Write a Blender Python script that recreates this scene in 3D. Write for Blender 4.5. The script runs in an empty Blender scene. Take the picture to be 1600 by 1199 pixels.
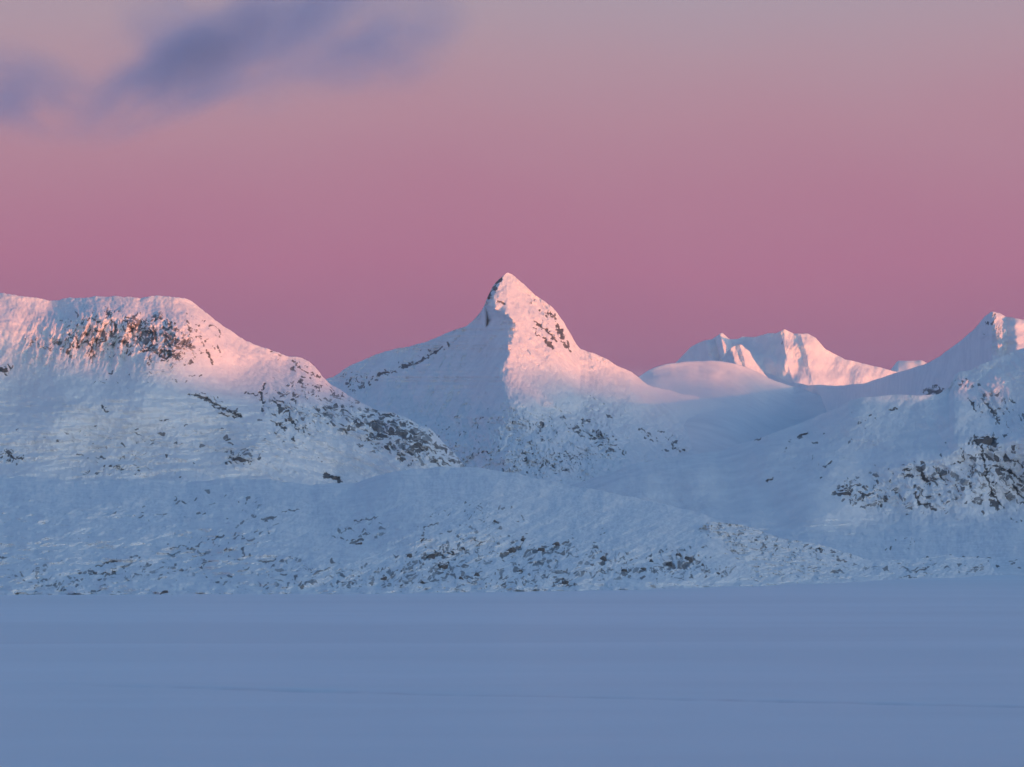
import bpy, bmesh, math
import numpy as np

# ------------------------------------------------------------------ camera constants
F, CX, HY, H = 4537.0, 800.0, 853.0, 40.0      # focal length in photo pixels, centre column, horizon row, eye height (m)
SUN_AZ = math.radians(62.0)                    # sun stands behind the viewer, this far round to the right
SUN_EL = math.radians(3.5)
scene = bpy.context.scene
C = scene.collection

# ------------------------------------------------------------------ noise
def _hash(ix, iy, seed):
    h = (ix.astype(np.int64) * 374761393 + iy.astype(np.int64) * 668265263 + seed * 974711) & 0xFFFFFFFF
    h = ((h ^ (h >> 13)) * 1274126177) & 0xFFFFFFFF
    h = h ^ (h >> 16)
    return h
def gnoise(x, y, seed=0):
    ix = np.floor(x); iy = np.floor(y); fx = x - ix; fy = y - iy
    ux = fx*fx*fx*(fx*(fx*6-15)+10); uy = fy*fy*fy*(fy*(fy*6-15)+10)
    def g(ox, oy):
        a = (_hash(ix+ox, iy+oy, seed) & 1023) * (2*math.pi/1024)
        return np.cos(a)*(fx-ox) + np.sin(a)*(fy-oy)
    a = g(0, 0); b = g(1, 0); c = g(0, 1); d = g(1, 1)
    return ((a*(1-ux)+b*ux)*(1-uy) + (c*(1-ux)+d*ux)*uy) * 3.0     # roughly unit variance
def fbm(x, y, oct=4, seed=0, gain=.5, lac=2.03):
    s = 0; a = 1; n = 0
    for k in range(oct):
        s = s + a*gnoise(x, y, seed+17*k); n += a*a
        x = x*lac + 11.3; y = y*lac + 5.7; a *= gain
    return s / math.sqrt(n)
def ridged(x, y, oct=4, seed=0, gain=.5):
    s = 0; a = 1; n = 0
    for k in range(oct):
        s = s + a*(1-np.abs(gnoise(x, y, seed+31*k))); n += a
        x = x*2.07 + 3.1; y = y*2.07 + 8.9; a *= gain
    return s / n
def cells(x, y, seed=0):
    ix = np.floor(x); iy = np.floor(y); b1 = np.full_like(x, 9.); b2 = np.full_like(x, 9.); cid = np.zeros_like(x)
    for ox in (-1, 0, 1):
        for oy in (-1, 0, 1):
            h = _hash(ix+ox, iy+oy, seed)
            d = np.hypot(ix+ox+((h & 255)/255.)*.9-x, iy+oy+(((h >> 8) & 255)/255.)*.9-y)
            near = d < b1
            b2 = np.where(near, b1, np.minimum(b2, d)); cid = np.where(near, ((h >> 16) & 1023)/1023., cid); b1 = np.where(near, d, b1)
    return cid, b2-b1
def sstep(a, b, x):
    t = np.clip((x-a)/(b-a), 0, 1); return t*t*(3-2*t)
def interp(x, pts):
    p = np.array(pts, float); return np.interp(x, p[:, 0], p[:, 1])
def smooth_interp(x, pts, w=4.0):
    return (interp(x-w, pts) + 2*interp(x, pts) + interp(x+w, pts)) / 4

# ------------------------------------------------------------------ materials
def new_mat(name):
    m = bpy.data.materials.new(name); m.use_nodes = True
    nt = m.node_tree; nt.nodes.clear()
    return m, nt
def node(nt, kind, **kw):
    n = nt.nodes.new(kind)
    for k, v in kw.items():
        if k in n.inputs: n.inputs[k].default_value = v
        else: setattr(n, k, v)
    return n
SNOW = (.86, .875, .90, 1)
def mountain_material(name, scale, bump, bare=.8):
    """snow with bare rock where the mesh attribute 'rock' says the wind has swept it clean"""
    m, nt = new_mat(name); L = nt.links.new
    geo = node(nt, 'ShaderNodeNewGeometry')
    at = node(nt, 'ShaderNodeAttribute', attribute_name='rock')
    n1 = node(nt, 'ShaderNodeTexNoise'); n1.inputs['Scale'].default_value = 1/(scale*3); n1.inputs['Detail'].default_value = 6
    n2 = node(nt, 'ShaderNodeTexNoise'); n2.inputs['Scale'].default_value = 1/(scale*8); n2.inputs['Detail'].default_value = 4
    L(geo.outputs['Position'], n1.inputs['Vector']); L(geo.outputs['Position'], n2.inputs['Vector'])
    # break the rock border up with fine noise
    add = node(nt, 'ShaderNodeMath', operation='MULTIPLY_ADD'); add.inputs[1].default_value = .55
    L(n1.outputs['Fac'], add.inputs[0]); add.inputs[2].default_value = -.275
    a2 = node(nt, 'ShaderNodeMath', operation='ADD'); L(at.outputs['Fac'], a2.inputs[0]); L(add.outputs[0], a2.inputs[1])
    mr = node(nt, 'ShaderNodeMapRange', interpolation_type='SMOOTHSTEP')
    mr.inputs['From Min'].default_value = .42; mr.inputs['From Max'].default_value = .62
    L(a2.outputs[0], mr.inputs['Value'])
    gate = node(nt, 'ShaderNodeMath', operation='GREATER_THAN'); gate.inputs[1].default_value = .02
    L(at.outputs['Fac'], gate.inputs[0])
    rk = node(nt, 'ShaderNodeMath', operation='MULTIPLY'); L(mr.outputs[0], rk.inputs[0]); L(gate.outputs[0], rk.inputs[1])
    # powder snow clings to the rock, more to some blocks than to others
    sq = node(nt, 'ShaderNodeMath', operation='POWER', use_clamp=True); L(at.outputs['Fac'], sq.inputs[0]); sq.inputs[1].default_value = 1.1
    du = node(nt, 'ShaderNodeMath', operation='MULTIPLY'); L(sq.outputs[0], du.inputs[0]); du.inputs[1].default_value = bare
    dv = node(nt, 'ShaderNodeMapRange'); L(n2.outputs['Fac'], dv.inputs['Value']); dv.inputs['From Min'].default_value = .3; dv.inputs['From Max'].default_value = .5; dv.inputs['To Min'].default_value = .62
    dw = node(nt, 'ShaderNodeMath', operation='MULTIPLY'); L(du.outputs[0], dw.inputs[0]); L(dv.outputs[0], dw.inputs[1])
    rk0 = rk; rk = node(nt, 'ShaderNodeMath', operation='MULTIPLY'); L(rk0.outputs[0], rk.inputs[0]); L(dw.outputs[0], rk.inputs[1])
    cr = node(nt, 'ShaderNodeValToRGB'); L(n2.outputs['Fac'], cr.inputs['Fac'])
    cr.color_ramp.elements[0].position = .35; cr.color_ramp.elements[0].color = (.06, .063, .072, 1)
    cr.color_ramp.elements[1].position = .7; cr.color_ramp.elements[1].color = (.24, .225, .22, 1)
    sn = node(nt, 'ShaderNodeValToRGB'); L(n2.outputs['Fac'], sn.inputs['Fac'])
    sn.color_ramp.elements[0].position = .3; sn.color_ramp.elements[0].color = (.78, .80, .84, 1)
    sn.color_ramp.elements[1].position = .7; sn.color_ramp.elements[1].color = (.90, .91, .93, 1)
    mix = node(nt, 'ShaderNodeMix', data_type='RGBA')
    L(rk.outputs[0], mix.inputs[0]); L(sn.outputs['Color'], mix.inputs[6]); L(cr.outputs['Color'], mix.inputs[7])
    bp = node(nt, 'ShaderNodeBump'); bp.inputs['Strength'].default_value = bump; bp.inputs['Distance'].default_value = scale*1.2
    L(n1.outputs['Fac'], bp.inputs['Height'])
    b = node(nt, 'ShaderNodeBsdfPrincipled'); b.inputs['Roughness'].default_value = .75
    b.inputs['Specular IOR Level'].default_value = .25
    L(mix.outputs[2], b.inputs['Base Color']); L(bp.outputs[0], b.inputs['Normal'])
    o = node(nt, 'ShaderNodeOutputMaterial'); L(b.outputs[0], o.inputs['Surface'])
    return m

# ------------------------------------------------------------------ mesh building
SURF = {}
def tag(o, label, cat, kind='structure', group=None):
    o['label'] = label; o['category'] = cat
    if cat in ('mountain', 'hill') and 'LAST' in globals(): SURF[label] = LAST
    if kind: o['kind'] = kind
    if group: o['group'] = group
def grid_mesh(name, X, Y, Z, mat, rock=None):
    r, c = X.shape
    co = np.stack([X, Y, Z], -1).reshape(-1, 3).astype(np.float32)
    i = np.arange(r*c).reshape(r, c)
    q = np.stack([i[:-1, :-1], i[:-1, 1:], i[1:, 1:], i[1:, :-1]], -1).reshape(-1, 4)
    me = bpy.data.meshes.new(name)
    me.vertices.add(len(co)); me.vertices.foreach_set('co', co.ravel())
    me.loops.add(q.size); me.loops.foreach_set('vertex_index', q.ravel().astype(np.int32))
    me.polygons.add(len(q)); me.polygons.foreach_set('loop_start', np.arange(0, q.size, 4, dtype=np.int32))
    me.polygons.foreach_set('loop_total', np.full(len(q), 4, np.int32))
    me.update(calc_edges=True)
    me.polygons.foreach_set('use_smooth', np.ones(len(q), bool))
    if rock is not None:
        a = me.attributes.new('rock', 'FLOAT', 'POINT'); a.data.foreach_set('value', rock.ravel().astype(np.float32))
    me.materials.append(mat)
    o = bpy.data.objects.new(name, me); C.objects.link(o)
    return o
def columns(x0, x1, step=1.3, margin=500):
    mid = np.arange(x0, x1+step, step)
    lo = np.arange(x0-margin, x0, 9.0) if margin else []
    hi = np.arange(x1+9, x1+margin, 9.0) if margin else []
    return np.concatenate([lo, mid, hi])

# patches of swept rock: centre, radii, tilt of the patch, tilt of the strata, grain, stretch, density, relief in metres
def apply_rocks(PX, PY, patches, strokes, seed):
    rock = np.zeros_like(PX); rel = np.zeros_like(PX)
    wx = PX + 3.5*fbm(PX/23, PY/23, 3, seed+900); wy = PY + 3.5*fbm(PX/23+50, PY/23, 3, seed+901)
    for k, (cx, cy, rx, ry, rot, st, g, an, den, amp) in enumerate(patches):
        m = max(rx, ry)*1.7
        sel = (np.abs(PX-cx) < m) & (np.abs(PY-cy) < m)
        if not sel.any(): continue
        x = PX[sel]; y = PY[sel]
        a = math.radians(rot); ux = (x-cx)*math.cos(a) - (y-cy)*math.sin(a); uy = (x-cx)*math.sin(a) + (y-cy)*math.cos(a)
        d = np.sqrt((ux/rx)**2 + (uy/ry)**2) + .22*fbm(x/17, y/17, 3, seed+k*7)
        w = 1 - sstep(.55, 1.25, d)
        a = math.radians(st); x2 = wx[sel]; y2 = wy[sel]
        s = x2*math.cos(a) - y2*math.sin(a); t = x2*math.sin(a) + y2*math.cos(a)
        n = fbm(s/(g*an*2.0), t/(g*2.3), 3, seed+k*13+3, .5)
        n = n + .3*gnoise(x2/2.6+7, y2/2.2, seed+k)
        th = 2.5 - w**.5*(2.5 - (1.35 - 2.3*den))
        mk = sstep(.1, .4, n - th - .25)
        cid, edge = cells(s/(g*an*1.25), t/(g*2.4), seed+k*11)          # angular blocks lying along the strata
        clump = sstep(-.9, .9, fbm(x2/19, y2/12, 2, seed+k*5+40))
        shade = .62 + .38*((cid*7919) % 1)
        mk = np.maximum(mk*(.6+.4*clump), shade*sstep(.0, .05, w*den*1.0*(.15+clump)**1.3 - cid)*sstep(.04, .16, edge))
        rock[sel] = np.maximum(rock[sel], mk*sstep(0, .15, w))
        r2 = ridged(s/(g*an*3), t/(g*4.5), 3, seed+k*13+5, .5) - .6
        rel[sel] += w*amp*.5*(r2*2 + .35*np.clip(n, -2, 2))
    for pts, width, depth in strokes:
        p = np.array(pts, float)
        for (ax, ay), (bx, by) in zip(p[:-1], p[1:]):
            m = width*3+4
            sel = (PX > min(ax, bx)-m) & (PX < max(ax, bx)+m) & (PY > min(ay, by)-m) & (PY < max(ay, by)+m)
            if not sel.any(): continue
            x = PX[sel] + 1.6*fbm(PX[sel]/7, PY[sel]/7, 3, seed+77); y = PY[sel] + 1.6*fbm(PX[sel]/7+9, PY[sel]/7, 3, seed+78)
            L2 = (bx-ax)**2 + (by-ay)**2
            t = np.clip(((x-ax)*(bx-ax) + (y-ay)*(by-ay))/L2, 0, 1)
            d = np.hypot(x-ax-t*(bx-ax), y-ay-t*(by-ay)) / (width*.5) + .42*fbm(PX[sel]/(width*1.3+1.5), PY[sel]/(width*.7+1), 3, seed+79)
            mk = 1 - sstep(.5, 1.1, d)
            rock[sel] = np.maximum(rock[sel], mk); rel[sel] += mk*depth
    return rock, rel

def relief_mountain(name, cols, sky, base_d, crest_d, prof, relief, rocks, strokes, mat, seed,
                    rows=280, sky_noise=1.2, back=900, back_slope=.45, sky_w=4.0, base_z=-6.0, prof2=None, steep=0):
    ys = smooth_interp(cols, sky, sky_w)
    Db = base_d(cols) if callable(base_d) else np.full_like(cols, float(base_d))
    Dc = crest_d(cols) if callable(crest_d) else np.full_like(cols, float(crest_d))
    yb = HY + (H-base_z)*F/Db
    ys = np.minimum(ys, yb-1.0)
    step = 4.0; xx = np.arange(cols[0]-60, cols[-1]+60, step); yy = interp(xx, sky)
    kern = np.hanning(23); kern /= kern.sum(); yw = np.convolve(np.pad(yy, 11, mode='edge'), kern, 'valid')
    yw = np.minimum(np.interp(cols, xx, yw), yb-1.0)           # broad form of the skyline, for the body of the slope
    T = np.linspace(0, 1, rows)
    T = T[:, None]
    g = sstep(.5, .97, T); PY = yb[None]*(1-T) + (yw[None]*(1-g) + ys[None]*g)*T; PX = np.broadcast_to(cols[None], PY.shape)
    PY = PY + sky_noise*fbm(PX/34, PY/34, 5, seed, .55)*sstep(0, .1, T)
    P = sum(np.interp(T+o, [a for a, _ in prof], [b for _, b in prof]) for o in (-.04, -.02, 0, .02, .04))/5
    P = (P-P[0])/(P[-1]-P[0])
    if prof2:
        P2 = sum(np.interp(T+o, [a for a, _ in prof2[0]], [b for _, b in prof2[0]]) for o in (-.03, 0, .03))/3
        w2 = prof2[1](cols)[None]; P = P*(1-w2) + (P2-P2[0])/(P2[-1]-P2[0])*w2
    D = Db[None]*(1-P) + Dc[None]*P
    fade = sstep(0, .2, T)
    if callable(base_d): D = D + 16*fbm(PX/34, PY/14, 4, seed+500)*np.exp(-(T/.1)**2)     # ragged shoreline
    D = D + relief(PX, PY, T)*fade
    rock, rel = apply_rocks(PX, PY, rocks, strokes, seed)
    D = D + rel*fade; rock = rock*sstep(.015, .05, T)
    if steep:                                  # no overhangs: the slope always runs back as it climbs
        c = np.cumsum(np.vstack([np.zeros((1, D.shape[1])), np.abs(np.diff(PY, axis=0))*D[1:]/F]), 0)*steep
        D = np.maximum.accumulate(D-c, axis=0) + c
    global LAST; LAST = (PX, PY, D)
    X = (PX-CX)*D/F; Z = H + (HY-PY)*D/F
    # the far side of the mountain, falling away behind the crest
    s = np.array([.01, .03, .06, .1, .16, .24, .35, .5, .7, 1.0])[:, None]*back
    zc = Z[-1][None]; dcr = D[-1][None]
    Db2 = dcr + s; Zb = np.maximum(zc - s*back_slope*sstep(-.05, .25, s/back) - s*.12, base_z)
    Zb = Zb + (fbm(cols[None]/30+0*s, s/60, 3, seed+55))*s*.02
    Xb = (cols[None]-CX)*dcr/F + 0*s
    X = np.vstack([X, Xb]); Y = np.vstack([D, Db2]); Z = np.vstack([Z, Zb])
    rock = np.vstack([rock, np.zeros_like(Zb)])
    return grid_mesh(name, X, Y, Z, mat, rock)

def shore_y(px): return smooth_interp(px, [(-600, 934), (0, 930), (600, 928), (1000, 922), (1280, 912), (1600, 898), (2200, 890)], 40.0)
def shore_d(px): return H*F/(shore_y(px)-HY)

# ================================================================== far peaks beyond the glacier
mat_far = mountain_material('far_snow_and_rock', 14, .25)
def rel_far(PX, PY, T):
    D = 0*PX
    xr = 1225 + (PY-515)*(-.35)                       # main spur of the right summit
    D += interp(PX - (PY-530)*.25, [(900, 900), (1040, 900), (1085, 620), (1101, 340), (1106, 330), (1117, 430), (1121, 300), (1127, 270), (1141, 450), (1152, 470), (1165, 440), (1200, 130), (1222, 0), (1246, 90), (1253, 75), (1290, 260), (1450, 800)])*sstep(.02, .2, T)
    D -= 460*np.exp(-((PX-1158-(PY-545)*.3)/18)**2 - ((PY-566)/26)**4)
    D += 12*ridged(PX/34 + PY/60, PY/70, 3, 51, .45)*sstep(.3, .6, T)*2
    D += 5*fbm(PX/9, PY/9, 3, 52)*sstep(.3, .6, T)
    D += 60*fbm(PX/60, PY/50, 2, 53)
    return D
o = relief_mountain('mountain', columns(930, 1480, .8, 300),
    [(700, 640), (1000, 600), (1050, 572), (1062, 560), (1080, 542), (1100, 532), (1112, 531), (1128, 519), (1140, 531), (1153, 530), (1160, 526), (1178, 527), (1200, 521), (1212, 521), (1226, 515), (1240, 522), (1262, 521), (1274, 527), (1290, 546), (1320, 562), (1350, 568), (1395, 580), (1500, 590), (1800, 620)],
    14500, 17500, [(0, 0), (.4, .55), (.72, .8), (.9, .92), (1, 1)], rel_far,
    [(1162, 552, 18, 16, 0, 60, 1.3, 2.5, .2, 12), (1238, 545, 18, 16, 0, 50, 1.2, 4, .1, 10)], [],
    mat_far, 1, rows=240, sky_noise=.5, back=2500, sky_w=1.5)
tag(o, 'farthest white peaks with two small pink lit summits beyond the glacier', 'mountain', group='snowy mountains')

o = relief_mountain('mountain', columns(1370, 1480, 1.5, 60),
    [(1300, 620), (1380, 590), (1396, 573), (1402, 564), (1440, 563), (1450, 568), (1480, 585), (1560, 620)],
    17000, 18500, [(0, 0), (.7, .7), (1, 1)], lambda PX, PY, T: 25*fbm(PX/40, PY/30, 2, 61), [], [], mat_far, 2, rows=60, sky_noise=.3, back=1500, sky_w=2)
tag(o, 'tiny flat topped snow peak between the far twin summits and the right mountain', 'mountain', group='snowy mountains')

# ================================================================== glacier plateau
mat_glacier = mountain_material('glacier_snow', 12, .05)
def rel_gl(PX, PY, T):
    return 60*fbm(PX/190, PY/60, 2, 71) + (PX-1080)*2.2*sstep(.1, .6, T)
o = relief_mountain('glacier', columns(900, 1450, 1.6, 300),
    [(600, 640), (940, 606), (985, 597), (1005, 584), (1020, 575), (1040, 569), (1070, 565), (1115, 563), (1150, 568), (1178, 579), (1200, 591), (1235, 603), (1262, 611), (1300, 625), (1400, 655), (1700, 700)],
    7600, lambda c: interp(c, [(900, 12000), (1150, 12500), (1240, 12700), (1300, 12000), (1500, 9000)]), [(0, 0), (.3, .25), (.7, .62), (.86, .85), (1, 1)], rel_gl, [], [], mat_glacier, 3, rows=200, sky_noise=.4, back=1400, sky_w=8)
tag(o, 'smooth snow glacier filling the valley between the sharp peak and the right slope', 'glacier')

# ================================================================== small knob in front of the far peaks
def rel_knob(PX, PY, T):
    return np.interp(PX - (PY-540)*.3, [1080, 1128, 1141, 1150, 1156, 1190], [150, 40, 0, 60, 40, 190]) + 9*fbm(PX/8, PY/9, 3, 161)
o = relief_mountain('mountain', columns(1085, 1215, .8, 40),
    [(1040, 640), (1090, 592), (1112, 575), (1124, 563), (1132, 557), (1138, 547), (1145, 541), (1152, 538), (1159, 539), (1165, 545), (1171, 549), (1176, 560), (1182, 568), (1187, 575), (1200, 590), (1240, 630)],
    12300, 13300, [(0, 0), (.7, .6), (1, 1)], rel_knob, [(1140, 560, 14, 12, 0, 40, 1.4, 2, .3, 5)], [], mat_far, 12, rows=160, sky_noise=.5, back=500, back_slope=.8, sky_w=1)
tag(o, 'little pink lit rocky knob standing between the glacier and the farthest twin summits', 'mountain', group='snowy mountains')

# ================================================================== the sharp central peak
mat_peak = mountain_material('peak_snow_and_rock', 8, .5, 1.3)
RIB = [(400, 796), (428, 789), (440, 782), (455, 775), (468, 766), (477, 764), (484, 774), (492, 789), (500, 803), (508, 808), (520, 806), (532, 800), (545, 797), (552, 798), (565, 790), (580, 778), (600, 786), (640, 800), (700, 806), (760, 812)]
def rel_peak(PX, PY, T):
    xr = smooth_interp(PY, RIB, 2.0) + 2.2*fbm(PX*0, PY/5, 3, 81)
    up = sstep(700, 590, PY)
    kl = 3.2*up + .5; kr = 1.0 + .8*up
    x2 = smooth_interp(PY, [(400, 794), (430, 792), (480, 797), (500, 808), (532, 801), (560, 792), (580, 780), (600, 786), (760, 812)], 3.0)
    l = np.maximum(xr-PX, 0); r = np.maximum(PX-x2, 0)
    D = kl*np.where(l < 150, l, 150+(l-150)*.6) + kr*r + (.9 + 5.2*sstep(505, 462, PY))*(np.minimum(np.maximum(PX, xr), x2)-x2)
    # gullies in the shadowed face, flutes on the sunny one
    D += sstep(0, 40, l)*24*(ridged((PX+PY*.5)/30, PY/70, 4, 82) - .6)*2
    D += sstep(0, 20, r)*14*(ridged((PX-PY*.8)/20, (PY+PX*.6)/80, 4, 83) - .6)*2*sstep(600, 560, PY)
    D += sstep(600, 660, PY)*(22*fbm(PX/26, PY/20, 4, 84) + 9*fbm(PX/7, PY/5, 3, 85) + 1.5*fbm(PX/3.2, PY/2.6, 2, 89))
    D += 45*fbm(PX/90, PY/60, 2, 86)*sstep(560, 640, PY)
    D += 3.0*fbm(PX/7, PY/7, 3, 88)
    apron = sstep(-10, 60, PX - 1000 - (PY-600)*.75)                 # the foot runs out into a smooth snowfield
    D = D*(1-apron) + apron*(420 + 25*fbm(PX/90, PY/40, 2, 87))
    # small rock teeth beside the rib
    for tx, ty, ts in ((773, 484, 5), (789, 487, 5), (796, 494, 4), (801, 500, 4), (793, 541, 4)):
        D -= 26*np.exp(-((PX-tx)/ts)**2 - ((PY-ty)/(ts*1.6))**2)
    return D
o = relief_mountain('mountain', columns(500, 1330, .85, 150),
    [(300, 660), (440, 620), (520, 590), (545, 572), (570, 561), (600, 549), (640, 541), (676, 531), (700, 520), (722, 512), (728, 510), (745, 495), (755, 482), (762, 464), (771, 447), (780, 435), (787, 429), (793, 424), (798, 427), (811, 438), (826, 451), (845, 467), (860, 477), (870, 488), (879, 499), (888, 517), (896, 532), (906, 545), (930, 553), (948, 561), (966, 571), (985, 580), (1005, 597), (1016, 603), (1035, 608), (1065, 614), (1110, 624), (1160, 640), (1210, 662), (1260, 690), (1320, 730), (1400, 780)],
    6600, lambda c: smooth_interp(c, [(0, 9600), (985, 9600), (1060, 10500), (1200, 11300)], 25.0), [(0, 0), (.3, .34), (.55, .66), (.7, .80), (1, 1)], rel_peak,
    [(930, 682, 62, 17, -28, -30, 2.0, 2.6, .45, 18), (1040, 690, 55, 14, -22, -25, 1.8, 3, .3, 12), (790, 690, 130, 55, 0, -10, 1.5, 1.6, .16, 18), (860, 720, 70, 22, 0, 0, 1.6, 1.8, .3, 16),
     (560, 595, 40, 18, 20, 20, 1.8, 2.6, .36, 12), (650, 560, 60, 10, 25, 25, 1.6, 3, .28, 12), (865, 505, 26, 14, -52, -45, 1.7, 2.6, .46, 10), (840, 478, 26, 8, -45, -42, 1.3, 4, .22, 6), (960, 640, 60, 14, -30, -35, 1.3, 2, .05, 10)],
    [([(784, 432), (775, 444), (768, 456), (763, 466)], 7, 8), ([(777, 470), (789, 474)], 4, 4), ([(853, 488), (860, 490), (868, 497)], 3, 4), ([(836, 502), (846, 512), (858, 520), (868, 532)], 4.5, 5), ([(869, 508), (876, 518), (879, 528)], 6.5, 6), ([(876, 530), (884, 541), (891, 549)], 5.5, 6), ([(850, 528), (857, 538), (864, 545)], 6.5, 6),
     ([(832, 512), (838, 520), (842, 527)], 2.2, 3), ([(885, 532), (889, 540)], 3, 4), ([(944, 647), (956, 654)], 2.6, 4), ([(1027, 675), (1037, 677)], 2.6, 3), ([(590, 585), (604, 582), (618, 581)], 3, 4), ([(624, 574), (645, 570), (665, 560), (692, 544)], 4, 4)],
    mat_peak, 4, rows=420, sky_noise=1.2, back=1600, back_slope=.7, sky_w=1.0)
tag(o, 'sharp pointed central peak with sunlit pink right face and blue shadowed left face', 'mountain', group='snowy mountains')

# ================================================================== right mountain, the higher one behind
mat_right = mountain_material('right_snow_and_rock', 5, .45, 1.1)
def rel_rb(PX, PY, T):
    xr = 1551 + (PY-487)*.15
    D = np.where(PX < xr, np.minimum(xr-PX, 80)*2.0, (PX-xr)*1.0)
    D += 22*fbm(PX/70, PY/60, 3, 91) + 2*fbm(PX/10, PY/8, 3, 92)
    D -= 50*sstep(1566, 1592, PX+2*fbm(PY/8, PY*0, 2, 93))*sstep(470, 500, PY)
    return D
o = relief_mountain('mountain', columns(1130, 1640, 1.1, 450),
    [(700, 700), (1080, 640), (1130, 600), (1150, 584), (1170, 579), (1200, 583), (1235, 597), (1262, 602), (1300, 603), (1350, 600), (1380, 589), (1410, 580), (1440, 571), (1470, 556), (1500, 533), (1525, 511), (1540, 494), (1550, 487), (1562, 489), (1572, 495), (1590, 498), (1602, 500), (1700, 470), (2100, 430)],
    lambda c: interp(c, [(1080, 13300), (1170, 13300), (1250, 13000), (1350, 8800), (1430, 6500), (1550, 5700), (2100, 5500)]), lambda c: interp(c, [(1080, 14300), (1170, 14200), (1250, 13800), (1350, 9800), (1430, 7400), (1490, 6800), (1550, 6400), (2100, 6300)]), [(0, 0), (.4, .45), (1, 1)], rel_rb,
    [(1465, 612, 40, 9, 0, 5, 2.2, 2, .5, 10), (1545, 515, 30, 30, 0, 40, 2, 3, .12, 12)], [([(1539, 503), (1543, 506)], 4, 4), ([(1452, 612), (1478, 616)], 7, 4)],
    mat_right, 5, rows=240, sky_noise=.7, back_slope=.9, back=500, sky_w=2)
tag(o, 'blue shaded ridge rising to the right edge with a pink lit tip', 'mountain', group='snowy mountains')

# ================================================================== right mountain, the craggy one in front
def rel_rf(PX, PY, T):
    D = 40*fbm(PX/150, PY/130, 2, 101)
    face = sstep(1250, 1420, PX + (PY-760)*.5)          # the crag
    # long streaks of wind-blown snow running up the flank
    a = math.radians(28); s = PX*math.cos(a) - PY*math.sin(a); t = PX*math.sin(a) + PY*math.cos(a)
    D += (1-face)*sstep(1180, 1300, PX)*(4*fbm(s/60, t/14, 3, 102))*sstep(-.5, 1, fbm(PX/70, PY/50, 2, 109)) + (1-face)*.8*fbm(s/30, t/9, 3, 107)
    D += face*(9*(ridged(PX/50, PY/48, 5, 103, .5)-.6)*2 + 1.8*fbm(PX/12, PY/10, 3, 104) + np.maximum(PX-1480, 0)*.7)
    D += sstep(800, 830, PY)*(5*fbm(PX/60, PY/7, 3, 105))
    D += 160*sstep(1500, 1440, PX)*sstep(600, 590, PY)
    return D
o = relief_mountain('mountain', columns(840, 1640, 1.15, 450),
    [(500, 900), (820, 800), (870, 766), (940, 742), (1000, 724), (1060, 713), (1120, 706), (1180, 687), (1230, 669), (1290, 645), (1325, 628), (1350, 622), (1400, 616), (1435, 618), (1465, 617), (1483, 606), (1490, 588), (1498, 581), (1515, 579), (1528, 573), (1545, 565), (1575, 552), (1602, 543), (1700, 500), (2100, 440)],
    3900, 5400, [(0, 0), (.26, .5), (.33, .56), (.7, .75), (.9, .88), (1, 1)], rel_rf,
    [(1345, 772, 48, 22, -20, -20, 2.2, 2, .5, 10), (1450, 760, 95, 40, 0, -20, 3.0, 2.2, .42, 10), (1560, 750, 75, 60, -20, -45, 3.2, 2.8, .46, 12), (1565, 640, 60, 24, -35, -52, 2.0, 4, .42, 10), (1540, 690, 30, 14, 0, -20, 2.6, 2, .45, 8), (1300, 690, 110, 40, 25, 28, 1.8, 3, .08, 4),
     (1480, 600, 40, 14, 0, 60, 1.6, 2, .2, 8), (1405, 850, 40, 10, 0, 0, 2, 2, .3, 5), (1460, 880, 200, 14, 0, 4, 1.5, 6, .25, 5)],
    [([(1512, 622), (1520, 632), (1524, 642)], 4, 4), ([(1535, 625), (1548, 640), (1562, 657)], 4.5, 5), ([(1522, 682), (1530, 690), (1545, 690), (1555, 694)], 13, 6), ([(1533, 695), (1537, 720), (1541, 745), (1550, 770), (1560, 785), (1568, 794)], 4, 6), ([(1436, 732), (1442, 745), (1448, 752)], 9, 5),
     ([(1458, 730), (1470, 745), (1480, 758)], 3, 4), ([(1490, 724), (1508, 720), (1503, 700)], 2.4, 3), ([(1552, 728), (1580, 738), (1596, 752)], 5, 5), ([(1568, 715), (1590, 722), (1600, 730)], 4, 4), ([(1580, 745), (1588, 768), (1600, 780)], 4, 4), ([(1300, 772), (1330, 768)], 9, 5), ([(1430, 770), (1437, 788), (1452, 787)], 5, 4),
     ([(1246, 684), (1262, 676)], 4.5, 2), ([(1197, 752), (1207, 748)], 4, 2), ([(1287, 730), (1300, 722)], 3, 2), ([(1180, 688), (1190, 683)], 2.4, 2), ([(1390, 640), (1402, 638)], 3, 2)],
    mat_right, 6, prof2=([(0, 0), (.26, .60), (.33, .67), (.64, .725), (.72, .81), (.85, .9), (1, 1)], lambda c: sstep(1270, 1420, c)), rows=330, sky_noise=.8, back=1100, sky_w=2)
tag(o, 'nearer right mountain with cracked pale crag above a long smooth blue snow slope', 'mountain', group='snowy mountains')

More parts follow.
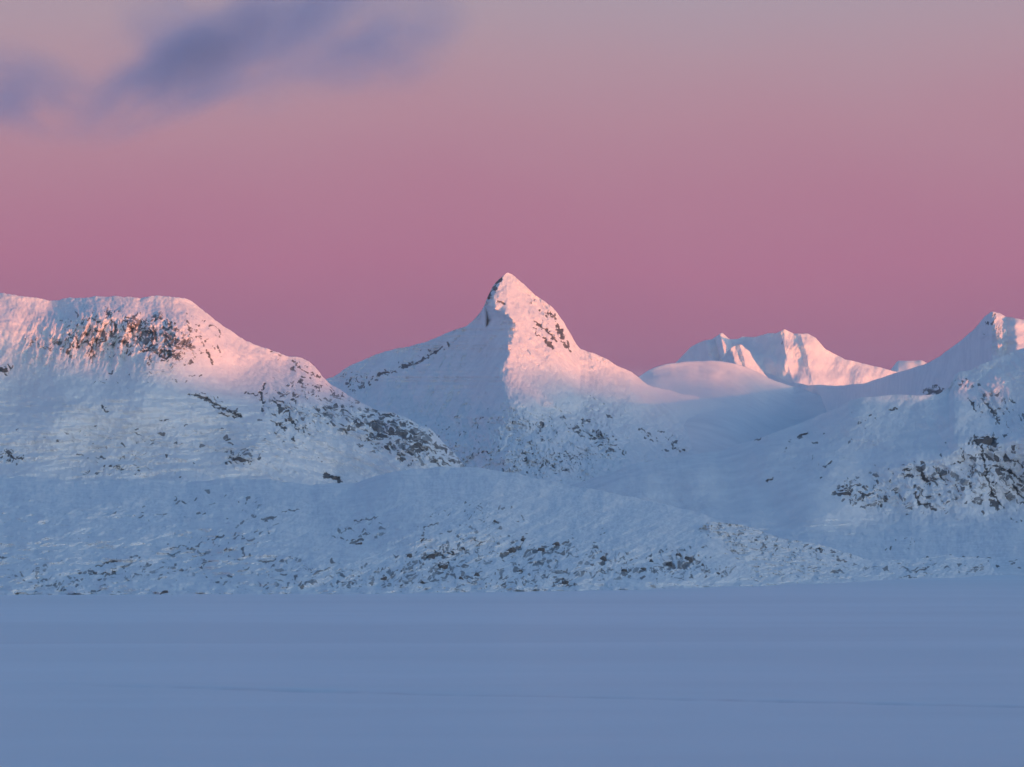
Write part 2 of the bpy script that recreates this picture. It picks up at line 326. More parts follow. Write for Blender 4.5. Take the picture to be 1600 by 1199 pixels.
# ================================================================== left mountain with the pink cliff
mat_left = mountain_material('left_snow_and_rock', 6, .5, 1.1)
def rel_left(PX, PY, T):
    D = 45*fbm(PX/190, PY/170, 2, 111)
    cliff = np.exp(-(np.abs(PY-536)/44)**3)*sstep(370, 300, PX)*sstep(10, 70, PX)
    D += cliff*(15*(ridged((PX+(PY-520)*.25)/26, PY/90, 4, 112, .6)-.6)*2)*sstep(260, 200, PX)
    D += cliff*(6*(ridged(PX/24, PY/20, 4, 113, .5)-.6)*2)
    D += -18*np.exp(-((PX-190)/95)**2)*sstep(600, 560, PY)*sstep(470, 500, PY)      # bulge of the cliff
    D += np.maximum(PX-270, 0)*1.1*sstep(640, 560, PY)                               # shoulder turning to the sun
    D += 1.6*fbm(PX/12, PY/9, 3, 114)
    fl = sstep(390, 440, PX)*sstep(560, 620, PY)
    a = math.radians(-24); s = PX*math.cos(a) - PY*math.sin(a); t = PX*math.sin(a) + PY*math.cos(a)
    D += fl*7*(ridged(s/60, t/16, 4, 115, .5)-.6)*2
    lo = sstep(590, 640, PY)*(1-fl)
    D += lo*(4.5*fbm(PX/60+PY/50, PY/9, 4, 116, .5))
    return D
def crest_left(c): return interp(c, [(-600, 5400), (0, 5480), (200, 5520), (330, 5540), (520, 5560), (720, 5400), (900, 5300)])
o = relief_mountain('mountain', columns(-30, 760, 1.1, 480),
    [(-600, 420), (-200, 440), (0, 459), (18, 460), (40, 464), (75, 469), (110, 466), (150, 463), (200, 463), (265, 464), (290, 468), (304, 474), (318, 484), (338, 502), (365, 520), (395, 537), (430, 550), (452, 556), (462, 555), (478, 561), (492, 572), (502, 586), (515, 600), (545, 618), (585, 641), (610, 644), (640, 655), (672, 670), (690, 688), (706, 705), (724, 724), (760, 770), (900, 860), (1300, 890)],
    3600, crest_left, [(0, 0), (.33, .69), (.44, .75), (.66, .81), (.72, .83), (.90, .90), (.94, .925), (1, 1)], rel_left,
    [(245, 530, 66, 38, -15, -32, 2.1, 2.2, .85, 9), (150, 522, 62, 38, 10, 72, 1.7, 4, .6, 9), (75, 535, 38, 15, 0, 75, 1.8, 2.2, .45, 7), (310, 525, 45, 30, -30, -50, 1.6, 2.5, .28, 5), (8, 576, 14, 9, 0, -40, 2.5, 2, .6, 5),
     (590, 668, 150, 36, -25, -25, 2.4, 3.4, .60, 9), (460, 640, 60, 45, -30, -45, 2.0, 3, .40, 8), (640, 690, 90, 26, -25, -22, 2.4, 4, .60, 9), (345, 632, 55, 10, -25, -22, 2, 4, .45, 4), (375, 716, 34, 12, 0, 0, 2, 2, .5, 5), (16, 712, 28, 14, 0, -20, 2, 2, .45, 5), (250, 700, 260, 40, 0, 2, 1.5, 5, .12, 5), (190, 735, 60, 12, 0, 8, 1.8, 3, .3, 5), (480, 580, 60, 14, -30, -32, 1.6, 3, .2, 4), (200, 590, 130, 16, 0, 5, 1.5, 3, .12, 3)],
    [([(413, 600), (408, 618), (411, 642)], 5.5, 6), ([(384, 614), (400, 618), (408, 614)], 3, 3), ([(295, 616), (322, 624), (350, 638), (376, 651)], 4, 5), ([(340, 645), (360, 651), (378, 652)], 3.5, 4), ([(427, 628), (438, 638)], 5, 3), ([(448, 640), (458, 662), (468, 676)], 3, 3), ([(422, 657), (446, 670)], 3.5, 3), ([(508, 744), (526, 748), (532, 752)], 8, 5),
     ([(252, 548), (262, 552), (270, 550)], 8, 4), ([(205, 510), (208, 514)], 6, 4), ([(226, 518), (240, 521)], 4, 4), ([(324, 548), (332, 570)], 4, 4), ([(120, 528), (124, 545)], 4, 3), ([(2, 576), (12, 582)], 7, 3), ([(158, 634), (168, 643)], 4, 3), ([(365, 717), (390, 722)], 6, 3), ([(8, 704), (18, 716), (36, 716)], 3.5, 3), ([(486, 585), (500, 590)], 4, 3), ([(466, 573), (480, 582)], 3, 3), ([(250, 657), (262, 656)], 3, 2)],
    mat_left, 7, rows=420, sky_noise=1.4, back=1800, back_slope=.25, sky_w=2)
tag(o, 'broad flat topped left mountain with pink lit broken cliff and rocky flank', 'mountain', group='snowy mountains')

# ================================================================== low mound right of the near hill
mat_near = mountain_material('near_snow_and_rock', 3, .5, .9)
def rel_mound(PX, PY, T):
    return 9*fbm(PX/28, PY/10, 4, 121, .6) + 4*fbm(PX/7, PY/3, 3, 122)
def d_mound(off):
    return lambda c: shore_d(c) + off
o = relief_mountain('hill', columns(1080, 1640, 1.3, 420),
    [(700, 915), (1050, 850), (1110, 815), (1130, 817), (1160, 820), (1180, 826), (1210, 838), (1245, 845), (1280, 850), (1320, 862), (1350, 873), (1385, 876), (1420, 874), (1480, 868), (1540, 872), (1600, 866), (2100, 840)],
    d_mound(20), d_mound(420), [(0, 0), (1, 1)], rel_mound,
    [(1200, 848, 90, 20, -12, -15, 1.7, 2, .34, 4), (1310, 866, 40, 8, -10, 0, 2, 2, .4, 3), (1300, 890, 60, 8, 0, 5, 1.6, 6, .25, 3), (1440, 888, 160, 9, 0, 4, 1.6, 6, .36, 4)],
    [([(1308, 874), (1320, 877)], 4, 2), ([(1155, 822), (1164, 824)], 3, 2), ([(1278, 858), (1284, 862)], 4, 2), ([(1430, 893), (1450, 888)], 3.5, 2), ([(1405, 902), (1430, 902)], 2.5, 2)],
    mat_near, 8, rows=110, sky_noise=1.0, back=500, base_z=-1.5)
tag(o, 'low speckled snowy mound and foreshore right of the long near hill', 'hill')

# ================================================================== the long near hill
def rel_near(PX, PY, T):
    D = 30*fbm(PX/190, PY/90, 2, 131)
    a = math.radians(22); s = PX*math.cos(a) - PY*math.sin(a); t = PX*math.sin(a) + PY*math.cos(a)
    env = sstep(740, 800, PY)
    D += (.35+env)*(3.4*fbm(s/60, t/14, 4, 132, .5))
    D += sstep(520, 380, PX)*(10*fbm(PX/70, PY/16, 4, 133))
    D += (.1+env)*.8*fbm(s/9, t/3.2, 3, 134)
    D += 2.2*sstep(1050, 1250, PX)*fbm(s/30, t/6, 3, 135)
    return D
def crest_near(c): return shore_d(c) + interp(c, [(-600, 900), (300, 1050), (700, 1000), (1000, 800), (1200, 420), (1285, 120), (1400, 60)])
o = relief_mountain('hill', columns(-30, 1290, 1.05, 480),
    [(-600, 735), (0, 742), (120, 752), (200, 748), (300, 752), (400, 748), (480, 757), (548, 756), (575, 748), (605, 739), (650, 733), (700, 730), (745, 731), (790, 737), (840, 748), (880, 757), (920, 763), (960, 771), (1000, 780), (1060, 793), (1100, 803), (1125, 815), (1150, 836), (1180, 858), (1210, 876), (1240, 893), (1262, 905), (1285, 914), (1400, 925), (1800, 935)],
    shore_d, crest_near, [(0, 0), (.06, .05), (.5, .36), (.8, .66), (1, 1)], rel_near,
    [(705, 868, 105, 34, 15, 26, 2.3, 2.6, .47, 6), (860, 872, 95, 30, 12, 24, 2.3, 3, .45, 6), (640, 900, 200, 17, 0, 18, 2.0, 3, .42, 5), (880, 902, 190, 14, 3, 12, 1.9, 3, .42, 5), (1060, 882, 50, 26, 0, 20, 2.2, 1.6, .58, 6), (960, 880, 40, 24, 10, 30, 2.0, 2, .40, 5), (570, 828, 60, 26, 15, 20, 2.0, 3.4, .32, 4), (730, 815, 90, 30, 10, 25, 1.8, 2.6, .22, 3),
     (180, 900, 140, 18, 6, 14, 2.0, 4, .36, 4), (340, 850, 130, 34, 20, 24, 1.8, 4.5, .24, 4), (440, 890, 120, 22, 5, 10, 1.9, 4, .27, 3), (60, 900, 60, 26, 0, 5, 1.8, 2.6, .22, 3), (1120, 892, 40, 14, 0, -10, 1.8, 1.6, .38, 3), (480, 915, 120, 8, 0, 5, 1.6, 4, .3, 2), (260, 800, 160, 30, 10, 18, 1.5, 5, .10, 2)],
    [([(1135, 857), (1160, 868), (1195, 888), (1240, 908)], 3.0, 2), ([(664, 872), (680, 864), (692, 870)], 8, 4), ([(684, 890), (700, 880)], 6, 4), ([(785, 868), (805, 860), (815, 853)], 7, 4), ([(835, 862), (850, 857)], 6, 4), ([(862, 858), (874, 852)], 5, 4), ([(940, 880), (948, 868)], 8, 4), ([(1070, 885), (1082, 873)], 10, 4), ([(1040, 880), (1052, 886)], 9, 4), ([(1000, 893), (1008, 890)], 6, 3),
     ([(150, 886), (182, 876)], 3.6, 3), ([(200, 870), (218, 871)], 3, 2), ([(140, 898), (180, 896)], 3.5, 3), ([(130, 928), (158, 922)], 3.6, 3), ([(180, 926), (205, 928)], 3.2, 2), ([(250, 929), (264, 926)], 4.5, 3), ([(405, 877), (428, 876)], 4, 3), ([(330, 844), (350, 838)], 4, 3), ([(440, 801), (466, 796)], 3, 2), ([(415, 812), (430, 808)], 6, 3), ([(265, 857), (290, 852)], 3, 2), ([(555, 815), (585, 810)], 3, 2), ([(545, 850), (566, 844)], 5, 3), ([(660, 824), (684, 818)], 3, 2), ([(772, 815), (778, 817)], 5, 2), ([(0, 871), (10, 872)], 4, 2), ([(1095, 855), (1105, 855)], 3.5, 2), ([(870, 910), (880, 906)], 5, 3), ([(884, 917), (900, 912)], 4, 3), ([(815, 852), (818, 840)], 3, 2)],
    mat_near, 9, rows=300, sky_noise=1.0, back=700, base_z=-1.5)
tag(o, 'long rounded near hill of blue snow dotted with dark rocks above the frozen lake', 'hill')

# ================================================================== single rocks standing out of the snow
def rock_material():
    m, nt = new_mat('boulder_rock'); L = nt.links.new
    tc = node(nt, 'ShaderNodeTexCoord')
    n = node(nt, 'ShaderNodeTexNoise'); n.inputs['Scale'].default_value = 2.2; n.inputs['Detail'].default_value = 6; L(tc.outputs['Object'], n.inputs['Vector'])
    cr = node(nt, 'ShaderNodeValToRGB'); L(n.outputs['Fac'], cr.inputs['Fac'])
    cr.color_ramp.elements[0].position = .3; cr.color_ramp.elements[0].color = (.05, .053, .062, 1)
    cr.color_ramp.elements[1].position = .75; cr.color_ramp.elements[1].color = (.24, .215, .20, 1)
    bp = node(nt, 'ShaderNodeBump'); bp.inputs['Strength'].default_value = .5; bp.inputs['Distance'].default_value = .4; L(n.outputs['Fac'], bp.inputs['Height'])
    b = node(nt, 'ShaderNodeBsdfPrincipled'); b.inputs['Roughness'].default_value = .85
    L(cr.outputs[0], b.inputs['Base Color']); L(bp.outputs[0], b.inputs['Normal'])
    o = node(nt, 'ShaderNodeOutputMaterial'); L(b.outputs[0], o.inputs['Surface'])
    return m
def cap_material():
    m, nt = new_mat('cap_snow'); b = node(nt, 'ShaderNodeBsdfPrincipled'); b.inputs['Base Color'].default_value = SNOW; b.inputs['Roughness'].default_value = .7
    o = node(nt, 'ShaderNodeOutputMaterial'); nt.links.new(b.outputs[0], o.inputs['Surface']); return m
mr_, mc_ = rock_material(), cap_material()
def mesh_from(name, verts, faces, mat):
    me = bpy.data.meshes.new(name); me.from_pydata([tuple(v) for v in verts], [], faces); me.materials.append(mat); me.update()
    return me
def boulder(owner, px, py, wpx, hpx, tilt, label, group=None, seed=0):
    """an angular block, chipped by random planes, sunk into the slope; powder snow lies on its top as a part"""
    rng = np.random.default_rng(seed*31+7)
    PX, PY, D = SURF[owner]
    c = int(np.argmin(np.abs(PX[0]-px))); r = int(np.argmin(np.abs(PY[:, c]-py))); d = float(D[r, c])
    k = d/F; a = wpx*k*.62; hgt = hpx*k*.9
    bm = bmesh.new(); bmesh.ops.create_icosphere(bm, subdivisions=4, radius=1.0)
    v = np.array([p.co for p in bm.verts]); f = [[q.index for q in fc.verts] for fc in bm.faces]; bm.free()
    for _ in range(13):
        n = rng.normal(size=3); n /= np.linalg.norm(n); t = rng.uniform(.5, .82)
        ex = np.maximum(v @ n - t, 0); v = v - ex[:, None]*n
    v = v*(1 + .05*fbm(v[:, :1]*3+seed, v[:, 1:2]*3+v[:, 2:3]*2, 3, seed))
    v = v*np.array([a, a*.8, hgt])
    t = math.radians(tilt); x = v[:, 0]*math.cos(t) - v[:, 2]*math.sin(t); z = v[:, 0]*math.sin(t) + v[:, 2]*math.cos(t)
    v = np.stack([x, v[:, 1], z], 1)
    fa = np.array(f); nrm = np.cross(v[fa[:, 1]]-v[fa[:, 0]], v[fa[:, 2]]-v[fa[:, 0]]); nrm /= np.linalg.norm(nrm, axis=1)[:, None]+1e-9
    top = nrm[:, 2] > .72
    me = mesh_from('boulder', v, f, mr_)
    o = bpy.data.objects.new('boulder', me); C.objects.link(o)
    o.location = ((px-CX)*k, d + a*.25, H + (HY-py)*k)
    tag(o, label, 'boulder', 'thing', group)
    if top.any():
        ft = fa[top]; lab = np.arange(len(v))               # keep the one largest patch of snow
        for _ in range(60):
            mn = lab[ft].min(1)
            for q in range(3): np.minimum.at(lab, ft[:, q], mn)
        big = np.bincount(lab[ft[:, 0]]).argmax(); ft = ft[lab[ft[:, 0]] == big]
        ids, inv = np.unique(ft, return_inverse=True); inv = inv.reshape(ft.shape)
        vn = np.zeros_like(v)
        for q in range(3): np.add.at(vn, fa[:, q], nrm)
        vn /= np.linalg.norm(vn, axis=1)[:, None]+1e-9
        vt = v[ids] + vn[ids]*hgt*.07 + np.array([0, 0, hgt*.05])
        m2 = mesh_from('snow_cap', vt, inv.tolist(), mc_)
        s = bpy.data.objects.new('snow_cap', m2); C.objects.link(s); s.parent = o
NEAR = 'long rounded near hill of blue snow dotted with dark rocks above the frozen lake'
LEFT = 'broad flat topped left mountain with pink lit broken cliff and rocky flank'
RIGHT = 'nearer right mountain with cracked pale crag above a long smooth blue snow slope'
MOUND = 'low speckled snowy mound and foreshore right of the long near hill'
boulder(LEFT, 521, 748, 22, 7, -10, 'dark wedge of bare rock in the dip just left of the near hill crest', seed=1)
boulder(LEFT, 6, 579, 15, 7, -20, 'dark rock at the left edge below the pink cliff', seed=2)
boulder(LEFT, 376, 718, 24, 6, -6, 'low dark ledge of rock on the lower left mountain above the near hill', seed=3)
boulder(RIGHT, 1538, 690, 30, 15, 0, 'biggest dark rock knob high on the right crag', seed=4)
boulder(RIGHT, 1316, 771, 26, 10, 6, 'brownish outcrop at the left foot of the right crag', seed=5)
boulder(RIGHT, 1441, 742, 14, 17, -30, 'upright dark rock in the middle of the right crag', seed=6)
boulder(RIGHT, 1254, 680, 19, 4, 26, 'slim slanting dark rock high on the smooth right slope', seed=7)
boulder(RIGHT, 1202, 750, 11, 4, 12, 'small lone dark rock low on the smooth right slope', seed=8)
boulder(NEAR, 773, 816, 7, 5, 0, 'lone round dark rock high on the near hill above the rocky patches', seed=9)
boulder(NEAR, 417, 877, 24, 4.5, 0, 'flat dark slab on the left part of the near hill', seed=10)
boulder(NEAR, 257, 927, 14, 5, 15, 'small dark rock at the lake edge below the left slope', seed=11)
boulder(MOUND, 1281, 859, 8, 5, 0, 'small dark rock on top of the low speckled mound', seed=12)
for i_, (bx, by, bw, bh, bt) in enumerate([(673, 872, 13, 9, 30), (691, 887, 17, 11, 35), (707, 866, 9, 7, 20), (722, 858, 10, 6, 25), (796, 862, 19, 9, 32), (845, 861, 13, 8, 10), (869, 853, 11, 7, 20), (640, 871, 9, 9, 0),
        (943, 876, 10, 11, 40), (1077, 877, 14, 10, 10), (1046, 884, 12, 8, 0), (1005, 891, 9, 6, 0), (1060, 868, 9, 7, 20), (1018, 878, 7, 6, 0), (720, 905, 10, 5, 15), (883, 912, 10, 6, 10), (816, 845, 6, 6, 0), (745, 900, 9, 5, 20),
        (661, 912, 12, 5, 8), (560, 851, 12, 5, 10), (600, 905, 9, 5, 15), (975, 893, 10, 5, 5), (1122, 897, 6, 4, 0), (1098, 884, 5, 4, 0), (660, 845, 8, 6, 20), (812, 893, 9, 5, 20)]):
    boulder(NEAR, bx, by, bw, bh, bt, 'small dark rock poking through the snow low on the near hill', 'dark rocks low on the near hill', seed=20+i_)

# ================================================================== frozen lake
def lake_material():
    m, nt = new_mat('lake_snow'); L = nt.links.new
    geo = node(nt, 'ShaderNodeNewGeometry')
    mp = node(nt, 'ShaderNodeMapping'); mp.inputs['Scale'].default_value = (.012, .03, 1); L(geo.outputs['Position'], mp.inputs['Vector'])
    n1 = node(nt, 'ShaderNodeTexNoise'); n1.inputs['Scale'].default_value = 1; n1.inputs['Detail'].default_value = 8; n1.inputs['Roughness'].default_value = .6; L(mp.outputs[0], n1.inputs['Vector'])
    mp2 = node(nt, 'ShaderNodeMapping'); mp2.inputs['Scale'].default_value = (.0008, .004, 1); L(geo.outputs['Position'], mp2.inputs['Vector'])
    n2 = node(nt, 'ShaderNodeTexNoise'); n2.inputs['Scale'].default_value = 1; n2.inputs['Detail'].default_value = 5; L(mp2.outputs[0], n2.inputs['Vector'])
    cr = node(nt, 'ShaderNodeValToRGB'); L(n2.outputs['Fac'], cr.inputs['Fac'])
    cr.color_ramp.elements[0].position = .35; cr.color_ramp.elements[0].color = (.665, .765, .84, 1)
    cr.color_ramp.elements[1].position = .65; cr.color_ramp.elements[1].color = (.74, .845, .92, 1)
    bp = node(nt, 'ShaderNodeBump'); bp.inputs['Strength'].default_value = .6; bp.inputs['Distance'].default_value = 1.6; L(n1.outputs['Fac'], bp.inputs['Height'])
    b = node(nt, 'ShaderNodeBsdfPrincipled'); b.inputs['Roughness'].default_value = .4; b.inputs['Specular IOR Level'].default_value = .35
    at = node(nt, 'ShaderNodeAttribute', attribute_name='rock')
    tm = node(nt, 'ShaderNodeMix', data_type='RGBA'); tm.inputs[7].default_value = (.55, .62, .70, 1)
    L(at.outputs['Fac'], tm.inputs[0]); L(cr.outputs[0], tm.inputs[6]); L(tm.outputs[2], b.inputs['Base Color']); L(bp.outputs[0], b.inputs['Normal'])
    o = node(nt, 'ShaderNodeOutputMaterial'); L(b.outputs[0], o.inputs['Surface'])
    return m
ml = lake_material()
px = np.concatenate([np.linspace(-9000, -700, 12), np.arange(-600, 2201, 14.0), np.linspace(2300, 10000, 12)])
dd = np.concatenate([[-3000, -1000, -200, 30, 100, 200, 300, 400], 1/np.linspace(1/450, 1/5000, 420), [6000, 8000, 12000, 20000, 40000, 70000]])
PXl, DDl = np.meshgrid(px, dd)
XX = (PXl-CX)/F*np.maximum(np.abs(DDl), 300)
zz = .10*fbm(XX/90, DDl/45, 4, 141)*1.0 + .5*fbm(XX/900, DDl/170, 3, 145)*sstep(300, 600, DDl)
ytr = 1068 + (PXl)*.0235                                 # an old snow-filled track across the ice
dtr = H*F/(ytr-HY)
zz -= .8*np.exp(-((DDl-dtr)/5.0)**2)*(.6+.4*fbm(PXl/90, PXl*0, 3, 142))
zz = np.where(DDl > 5200, 0, zz)
trk = np.exp(-((DDl-dtr)/5.5)**4)*np.clip(.55+.45*fbm(PXl/70, PXl*0+3, 3, 143), 0, 1)*sstep(-60, 400, PXl)     # trampled, wind-packed snow
trk2 = .35*np.exp(-((DDl-H*F/(1004-HY))/14.0)**2)*sstep(900, 200, PXl)

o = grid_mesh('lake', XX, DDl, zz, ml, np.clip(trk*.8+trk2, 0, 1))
tag(o, 'wide flat snow covered frozen lake filling the bottom of the view', 'lake')

# ================================================================== added unseen ridge, its crest shaped to keep the low ground in shade
u = (-math.sin(SUN_AZ), math.cos(SUN_AZ)); v = (math.cos(SUN_AZ), math.sin(SUN_AZ)); S0 = -6000.0
def need(pxx, pyy, D):
    x = (pxx-CX)*D/F; z = H + (HY-pyy)*D/F
    q = x*v[0] + D*v[1]; s = x*u[0] + D*u[1]
    return q, z + (s-S0)*math.tan(SUN_EL)
ctrl = sorted([need(60, 525, 5250), need(230, 550, 5250), need(450, 536, 5200), need(1400, 580, 5350), need(1545, 607, 5400), need(1570, 545, 6350), need(1000, 598, 8700), need(850, 586, 8911), need(830, 588, 8800), need(880, 585, 9300), need(1100, 650, 11300), need(1080, 600, 12500), need(1210, 600, 16000), need(1330, 604, 16500)])
print('CTRL', [(round(a), round(b)) for a, b in ctrl])
qs = np.arange(-3000, 20000, 60.0)
hh = np.interp(qs, [-3000, 0, ctrl[0][0]-700] + [c[0] for c in ctrl] + [20000], [820, 930, ctrl[0][1]+40] + [c[1] for c in ctrl] + [ctrl[-1][1]+200])
hh = hh + 14*fbm(qs/420, qs*0, 4, 151)
w = np.array([-1900, -1300, -800, -400, -150, 0, 150, 400, 900, 1600, 2300.0]); fz = np.array([0, .22, .48, .74, .92, 1, .9, .7, .42, .18, 0])
Q, W = np.meshgrid(qs, w); HZ = hh[None]*fz[:, None] + 60*fbm(Q/500, W/400, 4, 152)*(1-np.abs(fz[:, None]*2-1)) - 8
SS = S0 + W
o = grid_mesh('shade_blocker', Q*v[0]+SS*u[0], Q*v[1]+SS*u[1], HZ, mat_left, np.zeros_like(Q))
tag(o, 'added snowy ridge out of view to the right shaped to shade the valley', 'shadow blocker')

# ================================================================== sky
sky_dir = (math.sin(SUN_AZ), -math.cos(SUN_AZ))
world = bpy.data.worlds.new('World'); scene.world = world; world.use_nodes = True
nt = world.node_tree; nt.nodes.clear(); L = nt.links.new
tc = node(nt, 'ShaderNodeTexCoord'); sep = node(nt, 'ShaderNodeSeparateXYZ'); L(tc.outputs['Generated'], sep.inputs[0])
ns = node(nt, 'ShaderNodeTexSky', sky_type='NISHITA', sun_disc=False, sun_elevation=SUN_EL, sun_rotation=math.pi-SUN_AZ)
ns.ozone_density = 3.0; ns.air_density = 1.0; ns.dust_density = .6
EXPO = 1.5; HAZE = 1.1e-5; GLOW = .46
NS = .0205*2**-EXPO
sm = node(nt, 'ShaderNodeVectorMath', operation='SCALE'); sm.inputs['Scale'].default_value = NS*20; L(ns.outputs[0], sm.inputs[0])
def lin(r, g, b):
    f = lambda c: (c/255/12.92) if c <= 10 else ((c/255+.055)/1.055)**2.4
    return (f(r), f(g), f(b), 1)
# the pink belt opposite the sun, by elevation
mr = node(nt, 'ShaderNodeMapRange'); mr.inputs['From Min'].default_value = 0; mr.inputs['From Max'].default_value = .26
nz = node(nt, 'ShaderNodeTexNoise'); nz.inputs['Scale'].default_value = 5; nz.inputs['Detail'].default_value = 3
mpz = node(nt, 'ShaderNodeMapping'); mpz.inputs['Scale'].default_value = (1, 1, 2); L(tc.outputs['Generated'], mpz.inputs[0]); L(mpz.outputs[0], nz.inputs['Vector'])
wob = node(nt, 'ShaderNodeMath', operation='MULTIPLY_ADD'); L(nz.outputs['Fac'], wob.inputs[0]); wob.inputs[1].default_value = .04; L(sep.outputs['Z'], wob.inputs[2])
wo2 = node(nt, 'ShaderNodeMath', operation='SUBTRACT'); L(wob.outputs[0], wo2.inputs[0]); wo2.inputs[1].default_value = .02
L(wo2.outputs[0], mr.inputs['Value'])
cr = node(nt, 'ShaderNodeValToRGB'); L(mr.outputs[0], cr.inputs['Fac'])
stops = [(0, (118, 98, 132)), (.2, (145, 96, 127)), (.30, (161, 102, 132)), (.38, (174, 110, 138)), (.46, (177, 121, 143)), (.55, (179, 134, 150)), (.64, (177, 145, 158)), (.72, (171, 153, 166)), (.84, (162, 152, 172)), (1.0, (135, 142, 175))]
el = cr.color_ramp.elements
while len(el) > 1: el.remove(el[0])
el[0].position = 0; el[0].color = lin(*stops[0][1])
for p, c in stops[1:]:
    e = el.new(p); e.color = lin(*c)
fz1 = node(nt, 'ShaderNodeMapRange', interpolation_type='SMOOTHSTEP'); fz1.inputs['From Min'].default_value = .19; fz1.inputs['From Max'].default_value = .42; L(sep.outputs['Z'], fz1.inputs['Value'])
dp = node(nt, 'ShaderNodeVectorMath', operation='DOT_PRODUCT'); dp.inputs[1].default_value = (-sky_dir[0], -sky_dir[1], 0); L(tc.outputs['Generated'], dp.inputs[0])
fz2 = node(nt, 'ShaderNodeMapRange', interpolation_type='SMOOTHSTEP'); fz2.inputs['From Min'].default_value = .25; fz2.inputs['From Max'].default_value = -.25; L(dp.outputs['Value'], fz2.inputs['Value'])
fm = node(nt, 'ShaderNodeMath', operation='MAXIMUM'); L(fz1.outputs[0], fm.inputs[0]); L(fz2.outputs[0], fm.inputs[1])
mx = node(nt, 'ShaderNodeMix', data_type='RGBA'); L(fm.outputs[0], mx.inputs[0]); bs = node(nt, 'ShaderNodeVectorMath', operation='SCALE'); bs.inputs['Scale'].default_value = 2**-EXPO; L(cr.outputs['Color'], bs.inputs[0])
L(bs.outputs[0], mx.inputs[6])
gl = node(nt, 'ShaderNodeMapRange', interpolation_type='SMOOTHSTEP'); gl.inputs['From Min'].default_value = .55; gl.inputs['From Max'].default_value = 0; L(sep.outputs['Z'], gl.inputs['Value'])
g2 = node(nt, 'ShaderNodeMath', operation='MULTIPLY'); L(gl.outputs[0], g2.inputs[0]); L(fz2.outputs[0], g2.inputs[1])
gc = node(nt, 'ShaderNodeVectorMath', operation='SCALE'); gc.inputs[0].default_value = (1.25, 1.0, .66); L(g2.outputs[0], gc.inputs['Scale'])
gs = node(nt, 'ShaderNodeVectorMath', operation='SCALE'); gs.inputs['Scale'].default_value = GLOW*2**-EXPO; L(gc.outputs[0], gs.inputs[0])
ga = node(nt, 'ShaderNodeVectorMath', operation='ADD'); L(sm.outputs[0], ga.inputs[0]); L(gs.outputs[0], ga.inputs[1])
L(ga.outputs[0], mx.inputs[7])
bg = node(nt, 'ShaderNodeBackground'); L(mx.outputs[2], bg.inputs['Color']); bg.inputs['Strength'].default_value = 1.0
wo = node(nt, 'ShaderNodeOutputWorld'); L(bg.outputs[0], wo.inputs['Surface'])

# ================================================================== clouds
def cloud(px, py, D, hx, hy, hz, rot, dens, seed, label, name='cloud', col=(.62, .74, .93, 1), group='soft clouds in the pink sky'):
    m, nt = new_mat('cloud_vapour'); L = nt.links.new
    tc = node(nt, 'ShaderNodeTexCoord')
    ln = node(nt, 'ShaderNodeVectorMath', operation='LENGTH'); L(tc.outputs['Object'], ln.inputs[0])
    fo = node(nt, 'ShaderNodeMapRange', interpolation_type='SMOOTHSTEP'); fo.inputs['From Min'].default_value = 1.0; fo.inputs['From Max'].default_value = .1; L(ln.outputs['Value'], fo.inputs['Value'])
    mp = node(nt, 'ShaderNodeMapping'); mp.inputs['Scale'].default_value = (hx/330, hy/500, hz/150); mp.inputs['Location'].default_value = (seed*3.7, 0, 0); L(tc.outputs['Object'], mp.inputs['Vector'])
    n = node(nt, 'ShaderNodeTexNoise'); n.inputs['Scale'].default_value = 1; n.inputs['Detail'].default_value = 4; L(mp.outputs[0], n.inputs['Vector'])
    nr = node(nt, 'ShaderNodeMapRange', interpolation_type='SMOOTHSTEP'); nr.inputs['From Min'].default_value = .28; nr.inputs['From Max'].default_value = .68; L(n.outputs['Fac'], nr.inputs['Value'])
    mu = node(nt, 'ShaderNodeMath', operation='MULTIPLY'); L(fo.outputs[0], mu.inputs[0]); L(nr.outputs[0], mu.inputs[1])
    m2 = node(nt, 'ShaderNodeMath', operation='MULTIPLY'); L(mu.outputs[0], m2.inputs[0]); m2.inputs[1].default_value = dens
    pv = node(nt, 'ShaderNodeVolumePrincipled'); pv.inputs['Color'].default_value = col; pv.inputs['Anisotropy'].default_value = .55; L(m2.outputs[0], pv.inputs['Density'])
    o = node(nt, 'ShaderNodeOutputMaterial'); L(pv.outputs[0], o.inputs['Volume'])
    bm = bmesh.new(); bmesh.ops.create_icosphere(bm, subdivisions=3, radius=1.0)
    me = bpy.data.meshes.new(name); bm.to_mesh(me); bm.free(); me.materials.append(m)
    ob = bpy.data.objects.new(name, me); C.objects.link(ob)
    ob.location = ((px-CX)*D/F, D, H+(HY-py)*D/F); ob.scale = (hx, hy, hz); ob.rotation_euler = (0, -math.radians(rot), 0)
    tag(ob, label, name, 'stuff', group)
K = 12000/F
cloud(430, 60, 13400, 420*K, 600, 150*K, 12, .0016, 6, 'pale grey veil spreading around the violet streak toward top centre')
cloud(1075, 622, 10200, 640, 1500, 85, -3, .0018, 5, 'thin pinkish mist lying over the glacier valley', 'mist', (.93, .95, .98, 1), None)
cloud(350, 75, 12000, 320*K, 480, 84*K, 29, .0080, 1, 'long slanting violet blue cloud streak high in the pink sky')
cloud(585, 55, 12300, 190*K, 450, 125*K, 10, .0034, 2, 'faint rounded grey cloud smudge right of the violet streak')
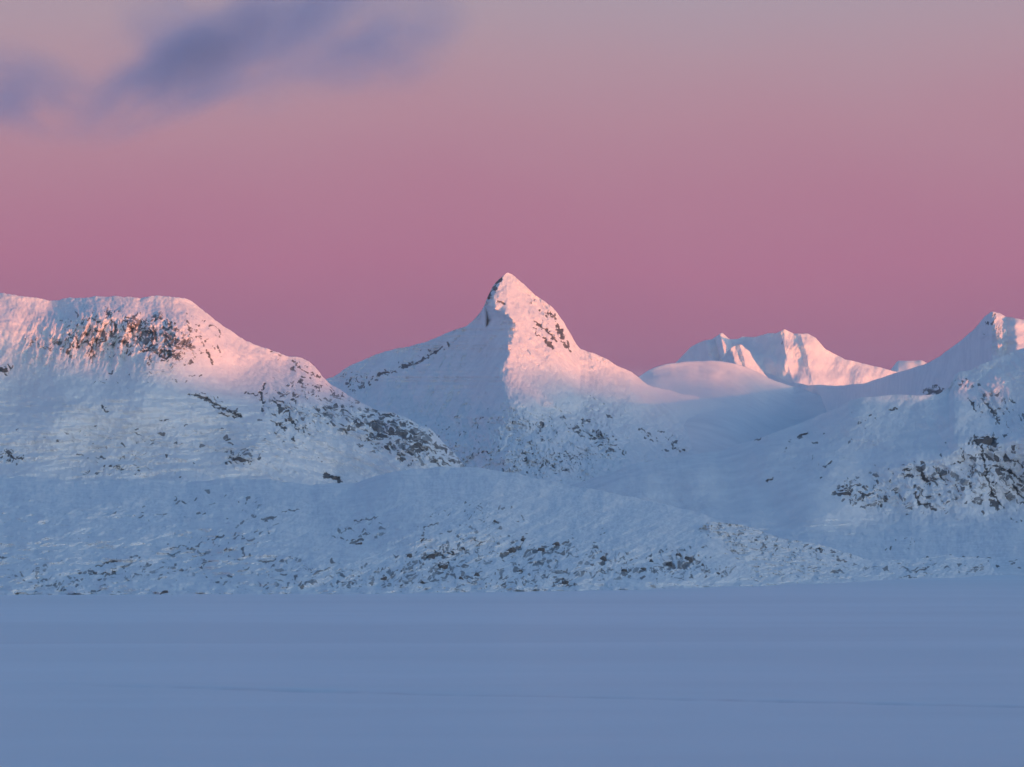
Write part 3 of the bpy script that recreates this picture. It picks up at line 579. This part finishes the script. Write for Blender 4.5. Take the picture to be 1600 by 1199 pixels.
cloud(0, 140, 12400, 230*K, 450, 100*K, -8, .0026, 3, 'faint blue grey cloud at the left edge below the violet streak')
cloud(262, 30, 12600, 120*K, 350, 90*K, -30, .0016, 4, 'thin grey wisp above the middle of the violet streak')

# ================================================================== sun
sd = bpy.data.lights.new('sun', 'SUN'); sd.energy = 4.0*2**-EXPO; sd.color = (1, .235, .03); sd.angle = math.radians(.9)
so = bpy.data.objects.new('sun', sd); C.objects.link(so)
so.rotation_euler = (math.pi/2 - SUN_EL, 0, math.pi - SUN_AZ + 0)
# sun direction check: the lamp shines along local -Z
import mathutils
dvec = mathutils.Vector((-math.sin(SUN_AZ)*math.cos(SUN_EL), math.cos(SUN_AZ)*math.cos(SUN_EL), -math.sin(SUN_EL)))
so.rotation_euler = dvec.to_track_quat('-Z', 'Y').to_euler()

# ================================================================== air
bm = bmesh.new(); bmesh.ops.create_cube(bm, size=1.0)
me = bpy.data.meshes.new('haze'); bm.to_mesh(me); bm.free()
m, nt = new_mat('cold_air'); pv = node(nt, 'ShaderNodeVolumePrincipled'); pv.inputs['Color'].default_value = (.80, .86, .95, 1); pv.inputs['Density'].default_value = HAZE
om = node(nt, 'ShaderNodeOutputMaterial'); nt.links.new(pv.outputs[0], om.inputs['Volume']); me.materials.append(m)
hz = bpy.data.objects.new('haze', me); C.objects.link(hz)
hz.location = (2500, 10000, 845); hz.scale = (42000, 30000, 1720)
tag(hz, 'thin cold haze veiling the distant slopes', 'haze', 'stuff')

# ================================================================== camera
cd = bpy.data.cameras.new('camera'); cam = bpy.data.objects.new('camera', cd); C.objects.link(cam)
cam.location = (0, 0, H); cam.rotation_euler = (math.pi/2, 0, 0)
cd.sensor_width = 36; cd.sensor_fit = 'HORIZONTAL'; cd.lens = F/1600*36; cd.shift_y = (HY-599.5)/1600
cd.clip_start = 1; cd.clip_end = 200000
scene.camera = cam
scene.cycles.volume_bounces = 2
scene.view_settings.view_transform = 'Standard'; scene.view_settings.look = 'None'
scene.view_settings.exposure = EXPO; scene.view_settings.gamma = 1
